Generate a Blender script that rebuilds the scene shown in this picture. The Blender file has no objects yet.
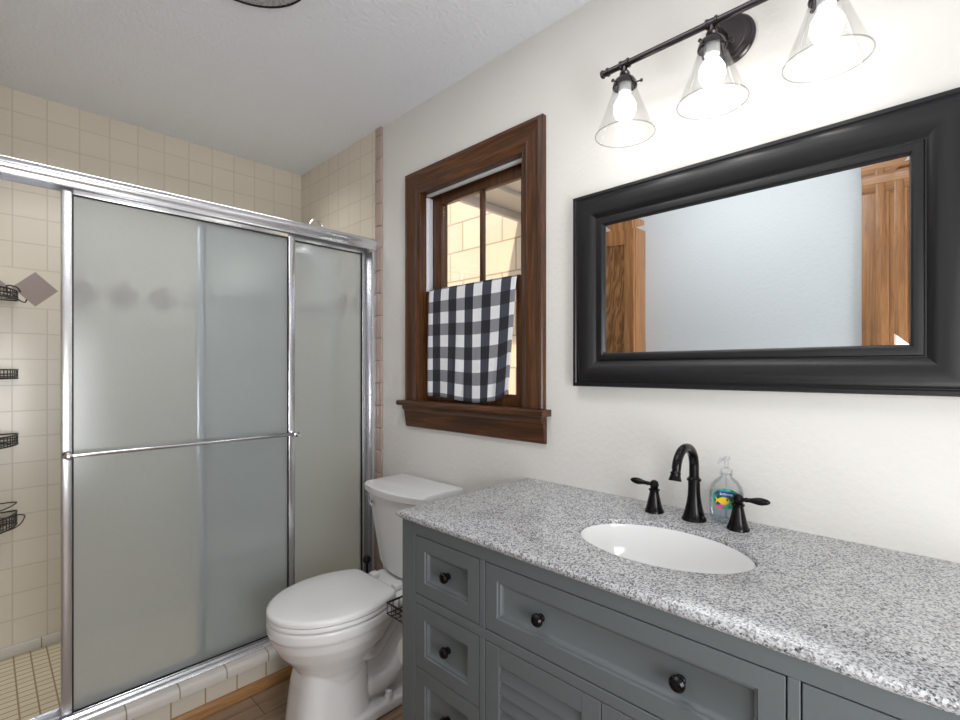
import bpy, bmesh, math, random
from mathutils import Vector, Matrix
random.seed(7)
PI = math.pi
sc = bpy.context.scene
COL = sc.collection

# ------------------------------------------------------------------ camera
CAMZ = 1.264
cam_d = bpy.data.cameras.new('camera'); cam = bpy.data.objects.new('camera', cam_d); COL.objects.link(cam)
cam.location = (0, 0, CAMZ)
cam.rotation_euler = (PI/2, 0, -math.radians(45.8))
cam_d.sensor_width = 36; cam_d.lens = 483/960*36; cam_d.shift_y = 9.5/960
cam_d.clip_start = .02; cam_d.clip_end = 100
sc.camera = cam
# ------------------------------------------------------------------ world, sun, big lights, exposure
w = bpy.data.worlds.new('world'); sc.world = w; w.use_nodes = True
bg = w.node_tree.nodes['Background']
sky = w.node_tree.nodes.new('ShaderNodeTexSky'); sky.sky_type = 'NISHITA'; sky.sun_disc = False
sky.sun_elevation = math.radians(48); sky.sun_rotation = math.radians(250)
w.node_tree.links.new(sky.outputs[0], bg.inputs[0]); bg.inputs[1].default_value = .34
def light(name, kind, loc, energy, color, size=.1, size_y=None, rot=None, target=None):
    d = bpy.data.lights.new(name, kind); d.energy = energy; d.color = color
    if kind == 'AREA':
        d.size = size
        if size_y: d.shape = 'RECTANGLE'; d.size_y = size_y
    elif kind == 'POINT': d.shadow_soft_size = size
    elif kind == 'SUN': d.angle = size
    o = bpy.data.objects.new(name, d); COL.objects.link(o); o.location = loc
    if target: o.rotation_euler = (Vector(target)-Vector(loc)).to_track_quat('-Z', 'Y').to_euler()
    if rot: o.rotation_euler = rot
    return o
light('sun', 'SUN', (-5, 0, 8), 4.3, (1, .91, .80), math.radians(2), target=(3, 2, 0))
light('hall_fill', 'AREA', (-1.20, -.1, 1.25), 15, (.93, .97, 1), 1.9, 1.6, rot=(0, -PI/2, 0))  # fill panel added in the hall, shining in through the doorway
light('rear_fill', 'AREA', (.20, -.94, 1.30), 43, (.97, .985, 1), .65, 1.6, rot=(PI/2+.30, 0, .04))  # added fill behind the camera; no window known on that wall
light('overhead_fill', 'AREA', (.45, .80, 2.42), 8.5, (1, .99, .98), .6, .8, rot=(0, 0, 0))  # added overhead fill for light from above; no fixture seen
light('shower_fill', 'AREA', (.60, 2.38, 2.42), 5.5, (.97, .98, 1), 1.1, .4, rot=(0, 0, 0)).data.spread = 1.9  # invented fill to brighten the shower tiles and glass; no lamp seen
sc.view_settings.view_transform = 'Standard'; sc.view_settings.look = 'None'
sc.view_settings.exposure = 0.0; sc.view_settings.gamma = 1; sc.view_settings.use_curve_mapping = False

# ------------------------------------------------------------------ materials
def srgb(r, g, b):
    f = lambda c: (c/255/12.92) if c/255 <= .04045 else ((c/255+.055)/1.055)**2.4
    return (f(r), f(g), f(b), 1)
class NT:
    def __init__(s, name):
        s.m = bpy.data.materials.new(name); s.m.use_nodes = True
        s.t = s.m.node_tree; s.b = s.t.nodes['Principled BSDF']; s.out = s.t.nodes['Material Output']
    def n(s, kind, **kw):
        x = s.t.nodes.new('ShaderNode'+kind)
        for k, v in kw.items(): setattr(x, k, v)
        return x
    def l(s, a, b): s.t.links.new(a, b)
    def set(s, node, **kw):
        for k, v in kw.items(): node.inputs[k.replace('_', ' ')].default_value = v
        return node
    def obj(s): return s.n('TexCoord').outputs['Object']
    def math(s, op, a, b=None, c=None):
        x = s.n('Math', operation=op)
        for i, v in enumerate((a, b, c)):
            if v is None: continue
            if isinstance(v, (int, float)): x.inputs[i].default_value = v
            else: s.l(v, x.inputs[i])
        return x.outputs[0]
    def mapping(s, src, scale=(1, 1, 1), loc=(0, 0, 0), rot=(0, 0, 0)):
        x = s.n('Mapping'); s.l(src, x.inputs[0]); x.inputs['Scale'].default_value = scale
        x.inputs['Location'].default_value = loc; x.inputs['Rotation'].default_value = rot
        return x.outputs[0]
    def noise(s, src, scale, detail=3, rough=.5, dist=0):
        x = s.n('TexNoise'); s.l(src, x.inputs['Vector'])
        s.set(x, Scale=scale, Detail=detail, Roughness=rough, Distortion=dist); return x.outputs['Fac']
    def ramp(s, src, stops, interp='LINEAR'):
        x = s.n('ValToRGB'); s.l(src, x.inputs[0]); e = x.color_ramp; e.interpolation = interp
        while len(e.elements) < len(stops): e.elements.new(.5)
        for el, (p, c) in zip(e.elements, stops): el.position = p; el.color = c
        return x.outputs[0]
    def mix(s, fac, a, b):
        x = s.n('Mix', data_type='RGBA')
        if isinstance(fac, (int, float)): x.inputs[0].default_value = fac
        else: s.l(fac, x.inputs[0])
        for v, i in ((a, 6), (b, 7)):
            if isinstance(v, tuple): x.inputs[i].default_value = v
            else: s.l(v, x.inputs[i])
        return x.outputs[2]
    def bump(s, h, strength=.3, dist=.002):
        x = s.n('Bump'); s.l(h, x.inputs['Height']); x.inputs['Strength'].default_value = strength
        x.inputs['Distance'].default_value = dist; s.l(x.outputs[0], s.b.inputs['Normal']); return x
def plain(name, col, rough=.5, metal=0, bump=None, coat=0, spec=None, var=.04):
    t = NT(name); o = t.obj()
    n = t.noise(o, 9, 4)
    d = tuple(c*(1-var) for c in col[:3])+(1,)
    t.l(t.mix(n, d, col), t.b.inputs['Base Color'])
    t.b.inputs['Roughness'].default_value = rough; t.b.inputs['Metallic'].default_value = metal
    t.b.inputs['Coat Weight'].default_value = coat
    if spec is not None: t.b.inputs['Specular IOR Level'].default_value = spec
    if bump: t.bump(t.noise(o, bump[0], 4), bump[1], bump[2])
    return t.m
M = {}
M['paint'] = plain('wall_paint', srgb(225, 223, 218), .75, bump=(60, .35, .004), var=.01)
M['paint_cool'] = plain('cool_white_wall_paint', srgb(208, 215, 220), .75, bump=(60, .35, .004), var=.01)
M['ceil'] = plain('ceiling_paint', srgb(236, 238, 243), .85, bump=(75, 1.0, .006), var=.01)
M['grey'] = plain('grey_cabinet_paint', srgb(96, 102, 104), .45, var=.05)
M['china'] = plain('white_china', srgb(238, 238, 238), .12, coat=.3, var=0)
M['seat'] = plain('white_plastic', srgb(240, 240, 239), .22, var=0)
M['black'] = plain('black_frame_paint', srgb(15, 15, 18), .40, var=.1)
M['bronze'] = plain('oil_rubbed_bronze', srgb(24, 22, 24), .22, metal=.6, var=.2)
M['bronze2'] = plain('dark_bronze', srgb(78, 72, 74), .25, metal=.9, var=.2)
M['wire'] = plain('black_wire', srgb(18, 18, 18), .4)
M['chrome'] = plain('brushed_aluminium', srgb(224, 225, 229), .24, metal=.85, var=0)
M['chrome2'] = plain('polished_chrome', srgb(225, 226, 230), .08, metal=1, var=.02)
M['rubber'] = plain('black_rubber', srgb(15, 15, 15), .6)
M['paper'] = plain('white_paper', srgb(240, 240, 238), .9, var=.02)
M['pink'] = plain('dusty_pink_bullnose_tile', srgb(186, 165, 154), .25, var=.12)
M['vinyl'] = plain('white_vinyl', srgb(225, 228, 232), .4, var=0)
M['hall'] = plain('hall_paint', srgb(225, 222, 214), .8, var=0)
def wood(name, axis, dark, mid, lite, rough=.38, coat=.12, sc_=1.0, cathedral=False):
    t = NT(name); o = t.obj()
    s = [26*sc_]*3; s[axis] = 1.6*sc_
    v = t.mapping(o, tuple(s))
    n1 = t.noise(v, 1.6, 8, .65, 1.2)
    s2 = [150*sc_]*3; s2[axis] = 5*sc_
    n2 = t.noise(t.mapping(o, tuple(s2)), 1.5, 4, .6)
    f = t.math('ADD', t.math('MULTIPLY', n1, .72), t.math('MULTIPLY', n2, .28))
    if cathedral:
        s3 = [9*sc_]*3; s3[axis] = 2.2*sc_
        wv = t.n('TexWave', wave_type='BANDS', bands_direction='DIAGONAL'); t.l(t.mapping(o, tuple(s3)), wv.inputs[0])
        t.set(wv, Scale=2.0, Distortion=11, Detail=3, Detail_Scale=1.2)
        f = t.math('ADD', t.math('MULTIPLY', f, .72), t.math('MULTIPLY', wv.outputs['Fac'], .24))
    t.l(t.ramp(f, [(.33, dark), (.52, mid), (.74, lite)]), t.b.inputs['Base Color'])
    t.b.inputs['Roughness'].default_value = rough; t.b.inputs['Coat Weight'].default_value = coat
    t.b.inputs['Coat Roughness'].default_value = .2
    t.bump(n2, .15, .001); return t.m
DK = (srgb(38, 20, 9), srgb(80, 47, 23), srgb(132, 84, 41))
for a, k in enumerate('xyz'):
    M['wood_'+k] = wood('stained_wood_'+k, a, *DK)
    M['oak_'+k] = wood('oak_'+k, a, srgb(110, 72, 42), srgb(160, 112, 68), srgb(192, 144, 94), sc_=.9)
M['oak_panel'] = wood('oak_panel', 2, srgb(112, 74, 42), srgb(150, 105, 62), srgb(186, 140, 90), cathedral=True)
M['strip'] = wood('strip_oak', 0, srgb(120, 82, 46), srgb(164, 120, 74), srgb(190, 148, 98), coat=.1)

def tile(name, ua, va, us, vs, uo, vo, c1, c2, gc, mortar=.0028, rough=.22, band=False, bumpy=.4):
    t = NT(name); o = t.obj()
    sx = t.n('SeparateXYZ'); t.l(o, sx.inputs[0])
    u = sx.outputs[ua]; v = sx.outputs[va]
    vv = v
    if band: vv = t.math('SUBTRACT', v, t.math('MULTIPLY', t.math('GREATER_THAN', v, 1.61), .057))
    cb = t.n('CombineXYZ'); t.l(t.math('ADD', u, -uo+50*us), cb.inputs[0]); t.l(t.math('ADD', vv, -vo+50*vs), cb.inputs[1])
    b = t.n('TexBrick', offset=0, squash=1); t.l(cb.outputs[0], b.inputs[0])
    t.set(b, Scale=1, Mortar_Size=mortar, Mortar_Smooth=.3, Bias=0, Brick_Width=us, Row_Height=vs, Color1=c1, Color2=c2, Mortar=gc)
    col = b.outputs['Color']; fac = b.outputs['Fac']
    if band:
        inb = t.math('MULTIPLY', t.math('GREATER_THAN', v, 1.526), t.math('LESS_THAN', v, 1.692))
        P = .156
        m = t.math('ABSOLUTE', t.math('SUBTRACT', t.math('MODULO', t.math('ADD', u, 50*P-.156+P/2), P), P/2))
        dsum = t.math('ADD', m, t.math('ABSOLUTE', t.math('SUBTRACT', v, 1.609)))
        dia = t.math('LESS_THAN', dsum, .0735)
        edge = t.math('MULTIPLY', t.math('GREATER_THAN', dsum, .0735), t.math('LESS_THAN', dsum, .0765))
        be = t.math('GREATER_THAN', t.math('ABSOLUTE', t.math('SUBTRACT', v, 1.609)), .0815)
        bc = t.mix(dia, c1, srgb(158, 142, 138))
        bc = t.mix(t.math('MAXIMUM', edge, be), bc, gc)
        col = t.mix(inb, col, bc)
        fac = t.math('ADD', t.math('MULTIPLY', fac, t.math('SUBTRACT', 1, inb)), t.math('MULTIPLY', edge, inb))
    n = t.noise(o, 7, 2)
    t.l(t.mix(t.math('MULTIPLY', n, .12), col, gc), t.b.inputs['Base Color'])
    t.b.inputs['Roughness'].default_value = rough
    t.bump(t.math('SUBTRACT', 1, fac), bumpy, .0015)
    return t.m
TC1, TC2, TG = srgb(226, 217, 201), srgb(223, 214, 198), srgb(208, 198, 182)
M['tile_back'] = tile('cream_wall_tile_back', 0, 2, .1095, .1095, .0845, 1.526, TC1, TC2, TG, band=True)
M['tile_side'] = tile('cream_wall_tile_side', 1, 2, .1095, .1095, 2.82, 1.526, TC1, TC2, TG, band=True)
M['tile_floor'] = tile('cream_mosaic_floor', 0, 1, 0.0515, .036, .0875, 2.80, srgb(222, 212, 186), srgb(216, 205, 178), srgb(158, 138, 108), mortar=.003)
M['tile_curb'] = tile('cream_curb_tile', 0, 2, .1095, .2, .02, -.06, srgb(216, 210, 196), srgb(210, 204, 190), srgb(165, 140, 112))
M['tile_cap'] = tile('white_cap_tile', 0, 2, .155, .5, .02, -.06, srgb(218, 214, 208), srgb(214, 210, 204), srgb(165, 148, 130))
# floor planks (grey-brown), running along y
t = NT('plank_floor'); o = t.obj()
sp = t.n('SeparateXYZ'); t.l(o, sp.inputs[0]); cb = t.n('CombineXYZ'); t.l(sp.outputs[0], cb.inputs[0]); t.l(sp.outputs[1], cb.inputs[1])
b = t.n('TexBrick', offset=.4); t.l(cb.outputs[0], b.inputs[0])
t.set(b, Scale=1, Mortar_Size=.0012, Brick_Width=1.2, Row_Height=.18, Color1=(.35, .35, .35, 1), Color2=(.65, .65, .65, 1), Mortar=(0, 0, 0, 1))
n1 = t.noise(t.mapping(o, (2.2, 30, 1)), 1.5, 8, .65, .8)
f = t.math('ADD', t.math('MULTIPLY', n1, .8), t.math('MULTIPLY', b.outputs['Color'], .2))
c = t.ramp(f, [(.3, srgb(98, 78, 62)), (.5, srgb(148, 122, 98)), (.7, srgb(178, 152, 126))])
t.l(t.mix(b.outputs['Fac'], c, srgb(50, 40, 32)), t.b.inputs['Base Color']); t.b.inputs['Roughness'].default_value = .45
M['floor'] = t.m
# granite
t = NT('speckled_granite'); o = t.obj()
v = t.n('TexVoronoi'); t.l(o, v.inputs['Vector']); v.inputs['Scale'].default_value = 360
sv = t.n('SeparateColor'); t.l(v.outputs['Color'], sv.inputs[0])
n1 = t.noise(o, 190, 3, .6); n2 = t.noise(o, 22, 3)
f = t.math('ADD', t.math('ADD', t.math('MULTIPLY', sv.outputs[0], .55), t.math('MULTIPLY', n1, .75)), t.math('MULTIPLY', n2, .22))
t.l(t.ramp(f, [(.40, srgb(52, 52, 56)), (.56, srgb(124, 124, 127)), (.72, srgb(166, 167, 169)), (.92, srgb(202, 203, 205))]), t.b.inputs['Base Color'])
t.b.inputs['Roughness'].default_value = .2
M['granite'] = t.m
# obscured shower glass
def frosted(name, tint, sc_=260):
    t = NT(name); o = t.obj()
    n = t.noise(o, sc_, 2)
    bp = t.n('Bump'); t.l(n, bp.inputs['Height']); bp.inputs['Strength'].default_value = .25; bp.inputs['Distance'].default_value = .001
    tc_ = t.mix(t.ramp(t.noise(o, 420, 2), [(.35, (0, 0, 0, 1)), (.65, (1, 1, 1, 1))]), tuple(c*.90 for c in tint[:3])+(1,), tint)
    rf = t.n('BsdfRefraction'); t.l(tc_, rf.inputs[0]); t.set(rf, Roughness=.30, IOR=1.10)
    tl = t.n('BsdfTranslucent'); tl.inputs[0].default_value = tint
    df = t.n('BsdfDiffuse'); df.inputs[0].default_value = tint
    gl = t.n('BsdfGlossy'); t.set(gl, Roughness=.10); gl.inputs[0].default_value = (1, 1, 1, 1)
    for x in (gl,): t.l(bp.outputs[0], x.inputs['Normal'])
    m1 = t.n('MixShader'); m1.inputs[0].default_value = .50; t.l(tl.outputs[0], m1.inputs[1]); t.l(df.outputs[0], m1.inputs[2])
    m2 = t.n('MixShader'); m2.inputs[0].default_value = .30; t.l(rf.outputs[0], m2.inputs[1]); t.l(m1.outputs[0], m2.inputs[2])
    fr = t.n('Fresnel'); fr.inputs[0].default_value = 1.45
    m3 = t.n('MixShader'); t.l(fr.outputs[0], m3.inputs[0]); t.l(m2.outputs[0], m3.inputs[1]); t.l(gl.outputs[0], m3.inputs[2])
    t.l(m3.outputs[0], t.out.inputs[0]); return t.m
M['frost'] = frosted('obscured_glass', srgb(240, 244, 245))
def clear(name, tint=(1, 1, 1, 1), rough=.02, gain=1.0, ior=1.45):
    t = NT(name)
    tr = t.n('BsdfTransparent'); tr.inputs[0].default_value = tint
    gl = t.n('BsdfGlossy'); t.set(gl, Roughness=rough)
    fr = t.n('Fresnel'); fr.inputs[0].default_value = ior
    m = t.n('MixShader'); t.l(t.math('MULTIPLY', fr.outputs[0], gain), m.inputs[0])
    t.l(tr.outputs[0], m.inputs[1]); t.l(gl.outputs[0], m.inputs[2]); t.l(m.outputs[0], t.out.inputs[0]); return t.m
M['pane'] = clear('window_glass', (.97, .965, .955, 1), gain=.15)
M['shade'] = clear('clear_shade_glass', (.985, .985, .985, 1), .05, .22)
M['rim'] = clear('glass_rim', (.86, .86, .87, 1), .1, .4)
M['socket'] = plain('socket_porcelain', srgb(205, 205, 205), .4)
M['bottle'] = clear('clear_bottle_plastic', (.95, .96, .97, 1), .08, .45)
t = NT('mirror_glass'); t.set(t.b, Base_Color=(.93, .945, .95, 1), Metallic=1, Roughness=.0); M['mirror'] = t.m
def emit(name, col, s):
    t = NT(name); t.set(t.b, Base_Color=(1, 1, 1, 1), Emission_Color=col, Emission_Strength=s); return t.m
M['bulb'] = emit('lit_bulb', (1, .97, .92, 1), 4.5)
# gingham
t = NT('buffalo_check_cloth'); o = t.obj(); s3 = t.n('SeparateXYZ'); t.l(o, s3.inputs[0])
uvn = t.n('UVMap'); su = t.n('SeparateXYZ'); t.l(uvn.outputs[0], su.inputs[0])
PER = .098
def half(x, off): return t.math('GREATER_THAN', t.math('MODULO', t.math('ADD', x, off), PER), PER/2)
a_, b_ = half(su.outputs[0], PER*10+.0185), half(su.outputs[1], PER*10+.033)
sm = t.math('ADD', a_, t.math('MULTIPLY', b_, .4))
weave = t.noise(t.mapping(o, (1, 700, 250)), 1, 2)
c = t.ramp(t.math('DIVIDE', sm, 1.4), [(0, srgb(244, 245, 248)), (.14, srgb(140, 141, 148)), (.5, srgb(62, 65, 78)), (.85, srgb(18, 19, 26))], 'CONSTANT')
t.l(t.mix(t.math('MULTIPLY', weave, .18), c, srgb(110, 110, 120)), t.b.inputs['Base Color']); t.b.inputs['Roughness'].default_value = .9
t.bump(weave, .3, .001); M['gingham'] = t.m
# outside limestone wall
t = NT('outside_blocks'); o = t.obj(); s3 = t.n('SeparateXYZ'); t.l(o, s3.inputs[0]); cb = t.n('CombineXYZ')
t.l(t.math('ADD', s3.outputs[1], 20), cb.inputs[0]); t.l(t.math('ADD', s3.outputs[2], 20), cb.inputs[1])
b = t.n('TexBrick', offset=.37, squash=.6, squash_frequency=2); t.l(cb.outputs[0], b.inputs[0])
t.set(b, Scale=1, Mortar_Size=.008, Brick_Width=.42, Row_Height=.28, Color1=srgb(236, 208, 172), Color2=srgb(222, 196, 164), Mortar=srgb(170, 140, 110))
t.l(t.mix(t.math('MULTIPLY', t.noise(o, 5, 4), .4), b.outputs[0], srgb(232, 214, 190)), t.b.inputs['Base Color']); t.b.inputs['Roughness'].default_value = .9
M['blocks'] = t.m
# fan mesh
t = NT('speckled_grille'); o = t.obj(); v = t.n('TexVoronoi'); t.l(o, v.inputs['Vector']); v.inputs['Scale'].default_value = 190
t.l(t.ramp(v.outputs['Distance'], [(.2, srgb(70, 70, 70)), (.5, srgb(176, 176, 174))]), t.b.inputs['Base Color']); t.b.inputs['Roughness'].default_value = .6
M['grille'] = t.m
# soap label: blue sea scene with green leaves, a blue ribbon
t = NT('label_print'); o = t.obj(); n = t.noise(o, 70, 3)
t.l(t.ramp(n, [(.38, srgb(20, 90, 60)), (.48, srgb(40, 140, 70)), (.55, srgb(40, 160, 170)), (.66, srgb(110, 190, 90))]), t.b.inputs['Base Color'])
t.b.inputs['Roughness'].default_value = .3; M['label'] = t.m
M['lblue'] = plain('label_blue', srgb(20, 60, 150), .4); M['lwhite'] = plain('label_white', srgb(240, 240, 250), .4, var=0)
M['yellow'] = plain('label_yellow', srgb(245, 205, 50), .4); M['lpink'] = plain('label_pink', srgb(225, 80, 150), .4)
M['lpurple'] = plain('label_purple', srgb(90, 70, 160), .4)
M['soap'] = clear('clear_liquid_soap', (.90, .94, .97, 1), .05, .4, 1.33)

# ------------------------------------------------------------------ mesh helpers
def tag(o, label=None, cat=None, group=None, kind=None):
    if label: o['label'] = label
    if cat: o['category'] = cat
    if group: o['group'] = group
    if kind: o['kind'] = kind
    return o
def thing(name, label, cat, loc, group=None, kind=None):
    o = bpy.data.objects.new(name, None); COL.objects.link(o); o.location = loc; o.empty_display_size = .05
    return tag(o, label, cat, group, kind)
def origin_of(p):
    v = Vector((0, 0, 0))
    while p is not None: v += p.location; p = p.parent
    return v
def put(name, bm, mat, parent=None, smooth=35, mods=None, loc=None):
    """bm in world coordinates; object origin at world 0 (or relative to its parent / loc)"""
    org = origin_of(parent)
    L = Vector(loc) if loc is not None else org
    bmesh.ops.recalc_face_normals(bm, faces=bm.faces)
    bmesh.ops.translate(bm, vec=-L, verts=bm.verts)
    if smooth:
        lim = math.radians(smooth)
        for f in bm.faces: f.smooth = True
        for e in bm.edges:
            e.smooth = not (len(e.link_faces) == 2 and e.calc_face_angle(0) > lim)
    me = bpy.data.meshes.new(name); bm.to_mesh(me); bm.free()
    me.materials.append(mat if not isinstance(mat, str) else M[mat])
    o = bpy.data.objects.new(name, me); COL.objects.link(o)
    if parent is not None: o.parent = parent; o.location = L-org
    else: o.location = L
    return o
def B(): return bmesh.new()
def box(bm, x0, x1, y0, y1, z0, z1, bev=0, seg=2):
    g = bmesh.ops.create_cube(bm, size=1)
    vs = g['verts']
    for v in vs: v.co = Vector(((x0+x1)/2+v.co.x*(x1-x0), (y0+y1)/2+v.co.y*(y1-y0), (z0+z1)/2+v.co.z*(z1-z0)))
    if bev:
        es = list({e for v in vs for e in v.link_edges})
        bmesh.ops.bevel(bm, geom=es, offset=bev, segments=seg, affect='EDGES', profile=.5)
    return bm
def loft(bm, rings, caps=True, closed=True):
    """rings: list of lists of points of equal count"""
    R = [[bm.verts.new(p) for p in r] for r in rings]
    n = len(R[0])
    for a, b in zip(R, R[1:]):
        for i in range(n if closed else n-1):
            j = (i+1) % n
            try: bm.faces.new((a[i], a[j], b[j], b[i]))
            except ValueError: pass
    if caps:
        bm.faces.new(R[0]); bm.faces.new(R[-1][::-1])
    return R
def lathe(bm, prof, c=(0, 0, 0), axis=(0, 0, 1), n=32, caps=True):
    """prof: (radius, height) along axis"""
    q = Vector((0, 0, 1)).rotation_difference(Vector(axis).normalized()); c = Vector(c)
    rings = [[c + q @ Vector((r*math.cos(2*PI*i/n), r*math.sin(2*PI*i/n), h)) for i in range(n)] for r, h in prof]
    return loft(bm, rings, caps)
def tube(bm, pts, r, n=10, caps=True, closed=False):
    pts = [Vector(p) for p in pts]; N = len(pts); rings = []
    rs = r if isinstance(r, (list, tuple)) else [r]*N
    prev = None
    for i, p in enumerate(pts):
        if closed: d = pts[(i+1) % N]-pts[i-1]
        else: d = pts[min(i+1, N-1)]-pts[max(i-1, 0)]
        d.normalize()
        if prev is None:
            a = Vector((0, 0, 1)) if abs(d.z) < .9 else Vector((1, 0, 0))
            u = d.cross(a).normalized()
        else:
            u = prev - d*prev.dot(d); u.normalize()
        prev = u; v = d.cross(u)
        rings.append([p + (u*math.cos(2*PI*k/n)+v*math.sin(2*PI*k/n))*rs[i] for k in range(n)])
    if closed: rings.append(rings[0]); 
    if closed:
        R = [[bm.verts.new(q) for q in rr] for rr in rings[:-1]]; R.append(R[0])
        for a, b in zip(R, R[1:]):
            for k in range(n): bm.faces.new((a[k], a[(k+1) % n], b[(k+1) % n], b[k]))
    else: loft(bm, rings, caps)
    return bm
def spline(pts, k=8, closed=False):
    pts = [Vector(p) for p in pts]; out = []; N = len(pts)
    rng = range(N) if closed else range(N-1)
    for i in rng:
        p0 = pts[(i-1) % N] if closed or i > 0 else pts[0]
        p1 = pts[i]; p2 = pts[(i+1) % N]; p3 = pts[(i+2) % N] if closed or i+2 < N else pts[-1]
        for j in range(k):
            s = j/k
            out.append(.5*((2*p1)+(p2-p0)*s+(2*p0-5*p1+4*p2-p3)*s*s+(3*p1-p0-3*p2+p3)*s**3))
    if not closed: out.append(pts[-1])
    return out
def copy_tree(o, parent=None, loc=None):
    c = o.copy(); COL.objects.link(c); c.parent = parent
    if loc is not None: c.location = loc
    for ch in list(o.children): copy_tree(ch, c)
    return c
def struct(name, bm, mat, parent=None, smooth=35, label=None):
    o = put(name, bm, mat, parent, smooth)
    if parent is None: tag(o, label, None, None, 'structure')
    return o

# ------------------------------------------------------------------ room shell
W = 1.35; LX = -.15; BK = 2.82; FR = -1.0; CH = 2.44; HX = -1.25
struct('floor', box(B(), HX, W, FR, 1.962, -.1, 0), 'floor')
struct('ceiling', box(B(), HX-.1, W+.15, FR-.1, BK+.1, CH, CH+.12), 'ceil')
WY0, WY1, WZ0, WZ1 = 1.09, 1.67, 1.10, 2.045    # window opening
bm = B()
box(bm, W, W+.15, FR, WY0, 0, CH); box(bm, W, W+.15, WY1, BK, 0, CH)
box(bm, W, W+.15, WY0, WY1, 0, WZ0); box(bm, W, W+.15, WY0, WY1, WZ1, CH)
struct('wall_right', bm, 'paint')
struct('wall_back', box(B(), LX-.12, W+.15, BK, BK+.1, 0, CH), 'tile_back')
DY0, DY1, DZ = -.62, .195, 2.06                    # doorway in the left wall
bm = B()
box(bm, LX-.12, LX, FR, DY0, 0, CH); box(bm, LX-.12, LX, DY1, BK, 0, CH); box(bm, LX-.12, LX, DY0, DY1, DZ, CH)
struct('wall_left', bm, 'paint_cool')
struct('wall_front', box(B(), HX-.1, W+.15, FR-.1, FR, 0, CH), 'paint')
bm = B(); box(bm, HX-.1, HX, FR, 1.3, 0, CH); box(bm, HX, LX-.12, 1.2, 1.3, 0, CH)
struct('wall_hall', bm, 'hall')
# shower linings
SF = 1.968                                        # where the tile lining starts
struct('wall_shower_right', box(B(), W-.005, W, SF+.05, BK, 0, CH), 'tile_side')
struct('wall_shower_left', box(B(), LX, LX+.012, SF+.05, BK, 0, CH), 'tile_side')
bm = B()
z = 0
while z < CH-.01:
    z1 = min(z+.109, CH); box(bm, W-.013, W, SF, SF+.049, z+.001, z1-.001, .003); z = z1
struct('trim_1', bm, 'pink')
struct('shower_floor', box(B(), LX, W, 2.07, BK, -.1, .062), 'tile_floor')
bm = B(); box(bm, LX+.012, W-.012, BK-.012, BK, .062, .108, .005)
struct('trim_2', bm, 'tile_cap')
# curb with a rounded cap, wood strip at its foot
bm = B()
loft(bm, [[(x, 1.955, 0), (x, 1.955, .098), (x, 2.07, .098), (x, 2.07, 0)] for x in (LX, W)])
struct('shower_curb', bm, 'tile_curb')
bm = B()
prof = [(1.950, .0995), (1.950, .119), (1.953, .128), (1.960, .134), (1.970, .136), (2.085, .136), (2.092, .132), (2.094, .125), (2.094, .0995)]
loft(bm, [[(x, y, z) for y, z in prof] for x in (LX, W)])
struct('trim_3', bm, 'tile_cap')
bm = B()
prof = [(1.9545, .001), (1.937, .001), (1.937, .012), (1.940, .028), (1.946, .038), (1.9545, .0405)]
loft(bm, [[(x, y, z) for y, z in prof] for x in (LX, W-.001)])
struct('trim_4', bm, 'strip')
struct('baseboard_right', box(B(), W-.012, W, 1.08, 1.936, .001, .085, .004), 'oak_y')
struct('baseboard_left', box(B(), LX, LX+.012, .295, 1.334, .001, .085, .004), 'oak_y')

# doorway casing (seen in the mirror)
d1 = thing('door_1', None, None, (LX, 0, 0), kind='structure')
cw = .095
for nm, (a, b) in (('door_casing', (DY1, DY1+cw)), ('door_casing', (DY0-cw, DY0))):
    bm = B(); box(bm, LX+.001, LX+.018, a, b, 0, DZ+cw, .004)
    box(bm, LX+.018, LX+.024, a+.012 if a > 0 else a+.05, b-.05 if a > 0 else b-.012, 0, DZ+.04, .002)
    put(nm, bm, 'oak_z', d1)
bm = B(); box(bm, LX+.001, LX+.020, DY0-cw, DY1+cw, DZ+.001, DZ+cw, .004); box(bm, LX+.001, LX+.034, DY0-cw-.01, DY1+cw+.01, DZ+cw, DZ+cw+.02, .004)
put('door_head_casing', bm, 'oak_y', d1)
bm = B(); box(bm, LX-.125, LX+.001, DY1-.018, DY1-.0005, 0, DZ-.001); box(bm, LX-.125, LX+.001, DY0+.0005, DY0+.018, 0, DZ-.001)
box(bm, LX-.125, LX+.001, DY0+.018, DY1-.018, DZ-.019, DZ-.001)
put('door_jamb', bm, 'oak_z', d1)

# ------------------------------------------------------------------ window
win = thing('window_1', None, None, (W, (WY0+WY1)/2, WZ0), kind='structure')
def frame_sweep(bm, y0, y1, z0, z1, prof, sides='ltrb'):
    """mitred picture-frame: prof = list of (inset from the outer edge, x)"""
    rings = []
    for ins, x in prof:
        rings.append([(x, y0+ins, z0+ins), (x, y1-ins, z0+ins), (x, y1-ins, z1-ins), (x, y0+ins, z1-ins)])
    loft(bm, rings + [rings[0]], caps=False)
OY0, OY1, OZT = .995, 1.765, 2.138
cwid = .098
def vert_casing(a, b, s):   # a = outer y, b = inner y
    bm = B(); k = 1 if b > a else -1
    prof = [(0, W-.0005), (0, W-.020), (.004, W-.024), (.016, W-.026), (.024, W-.021), (.03, W-.019), (.068, W-.017), (.074, W-.019), (.08, W-.014), (cwid, W-.012), (cwid, W-.0005)]
    R = []
    for zz in (0, 1):
        ring = []
        for ins, x in prof:
            z = 1.128 if zz == 0 else OZT-ins
            ring.append((x, a+k*ins, z))
        R.append(ring)
    loft(bm, R); return bm
put('side_casing', vert_casing(OY0, OY0+cwid, 1), 'wood_z', win)
put('side_casing', vert_casing(OY1, OY1-cwid, -1), 'wood_z', win)
bm = B()
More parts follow.
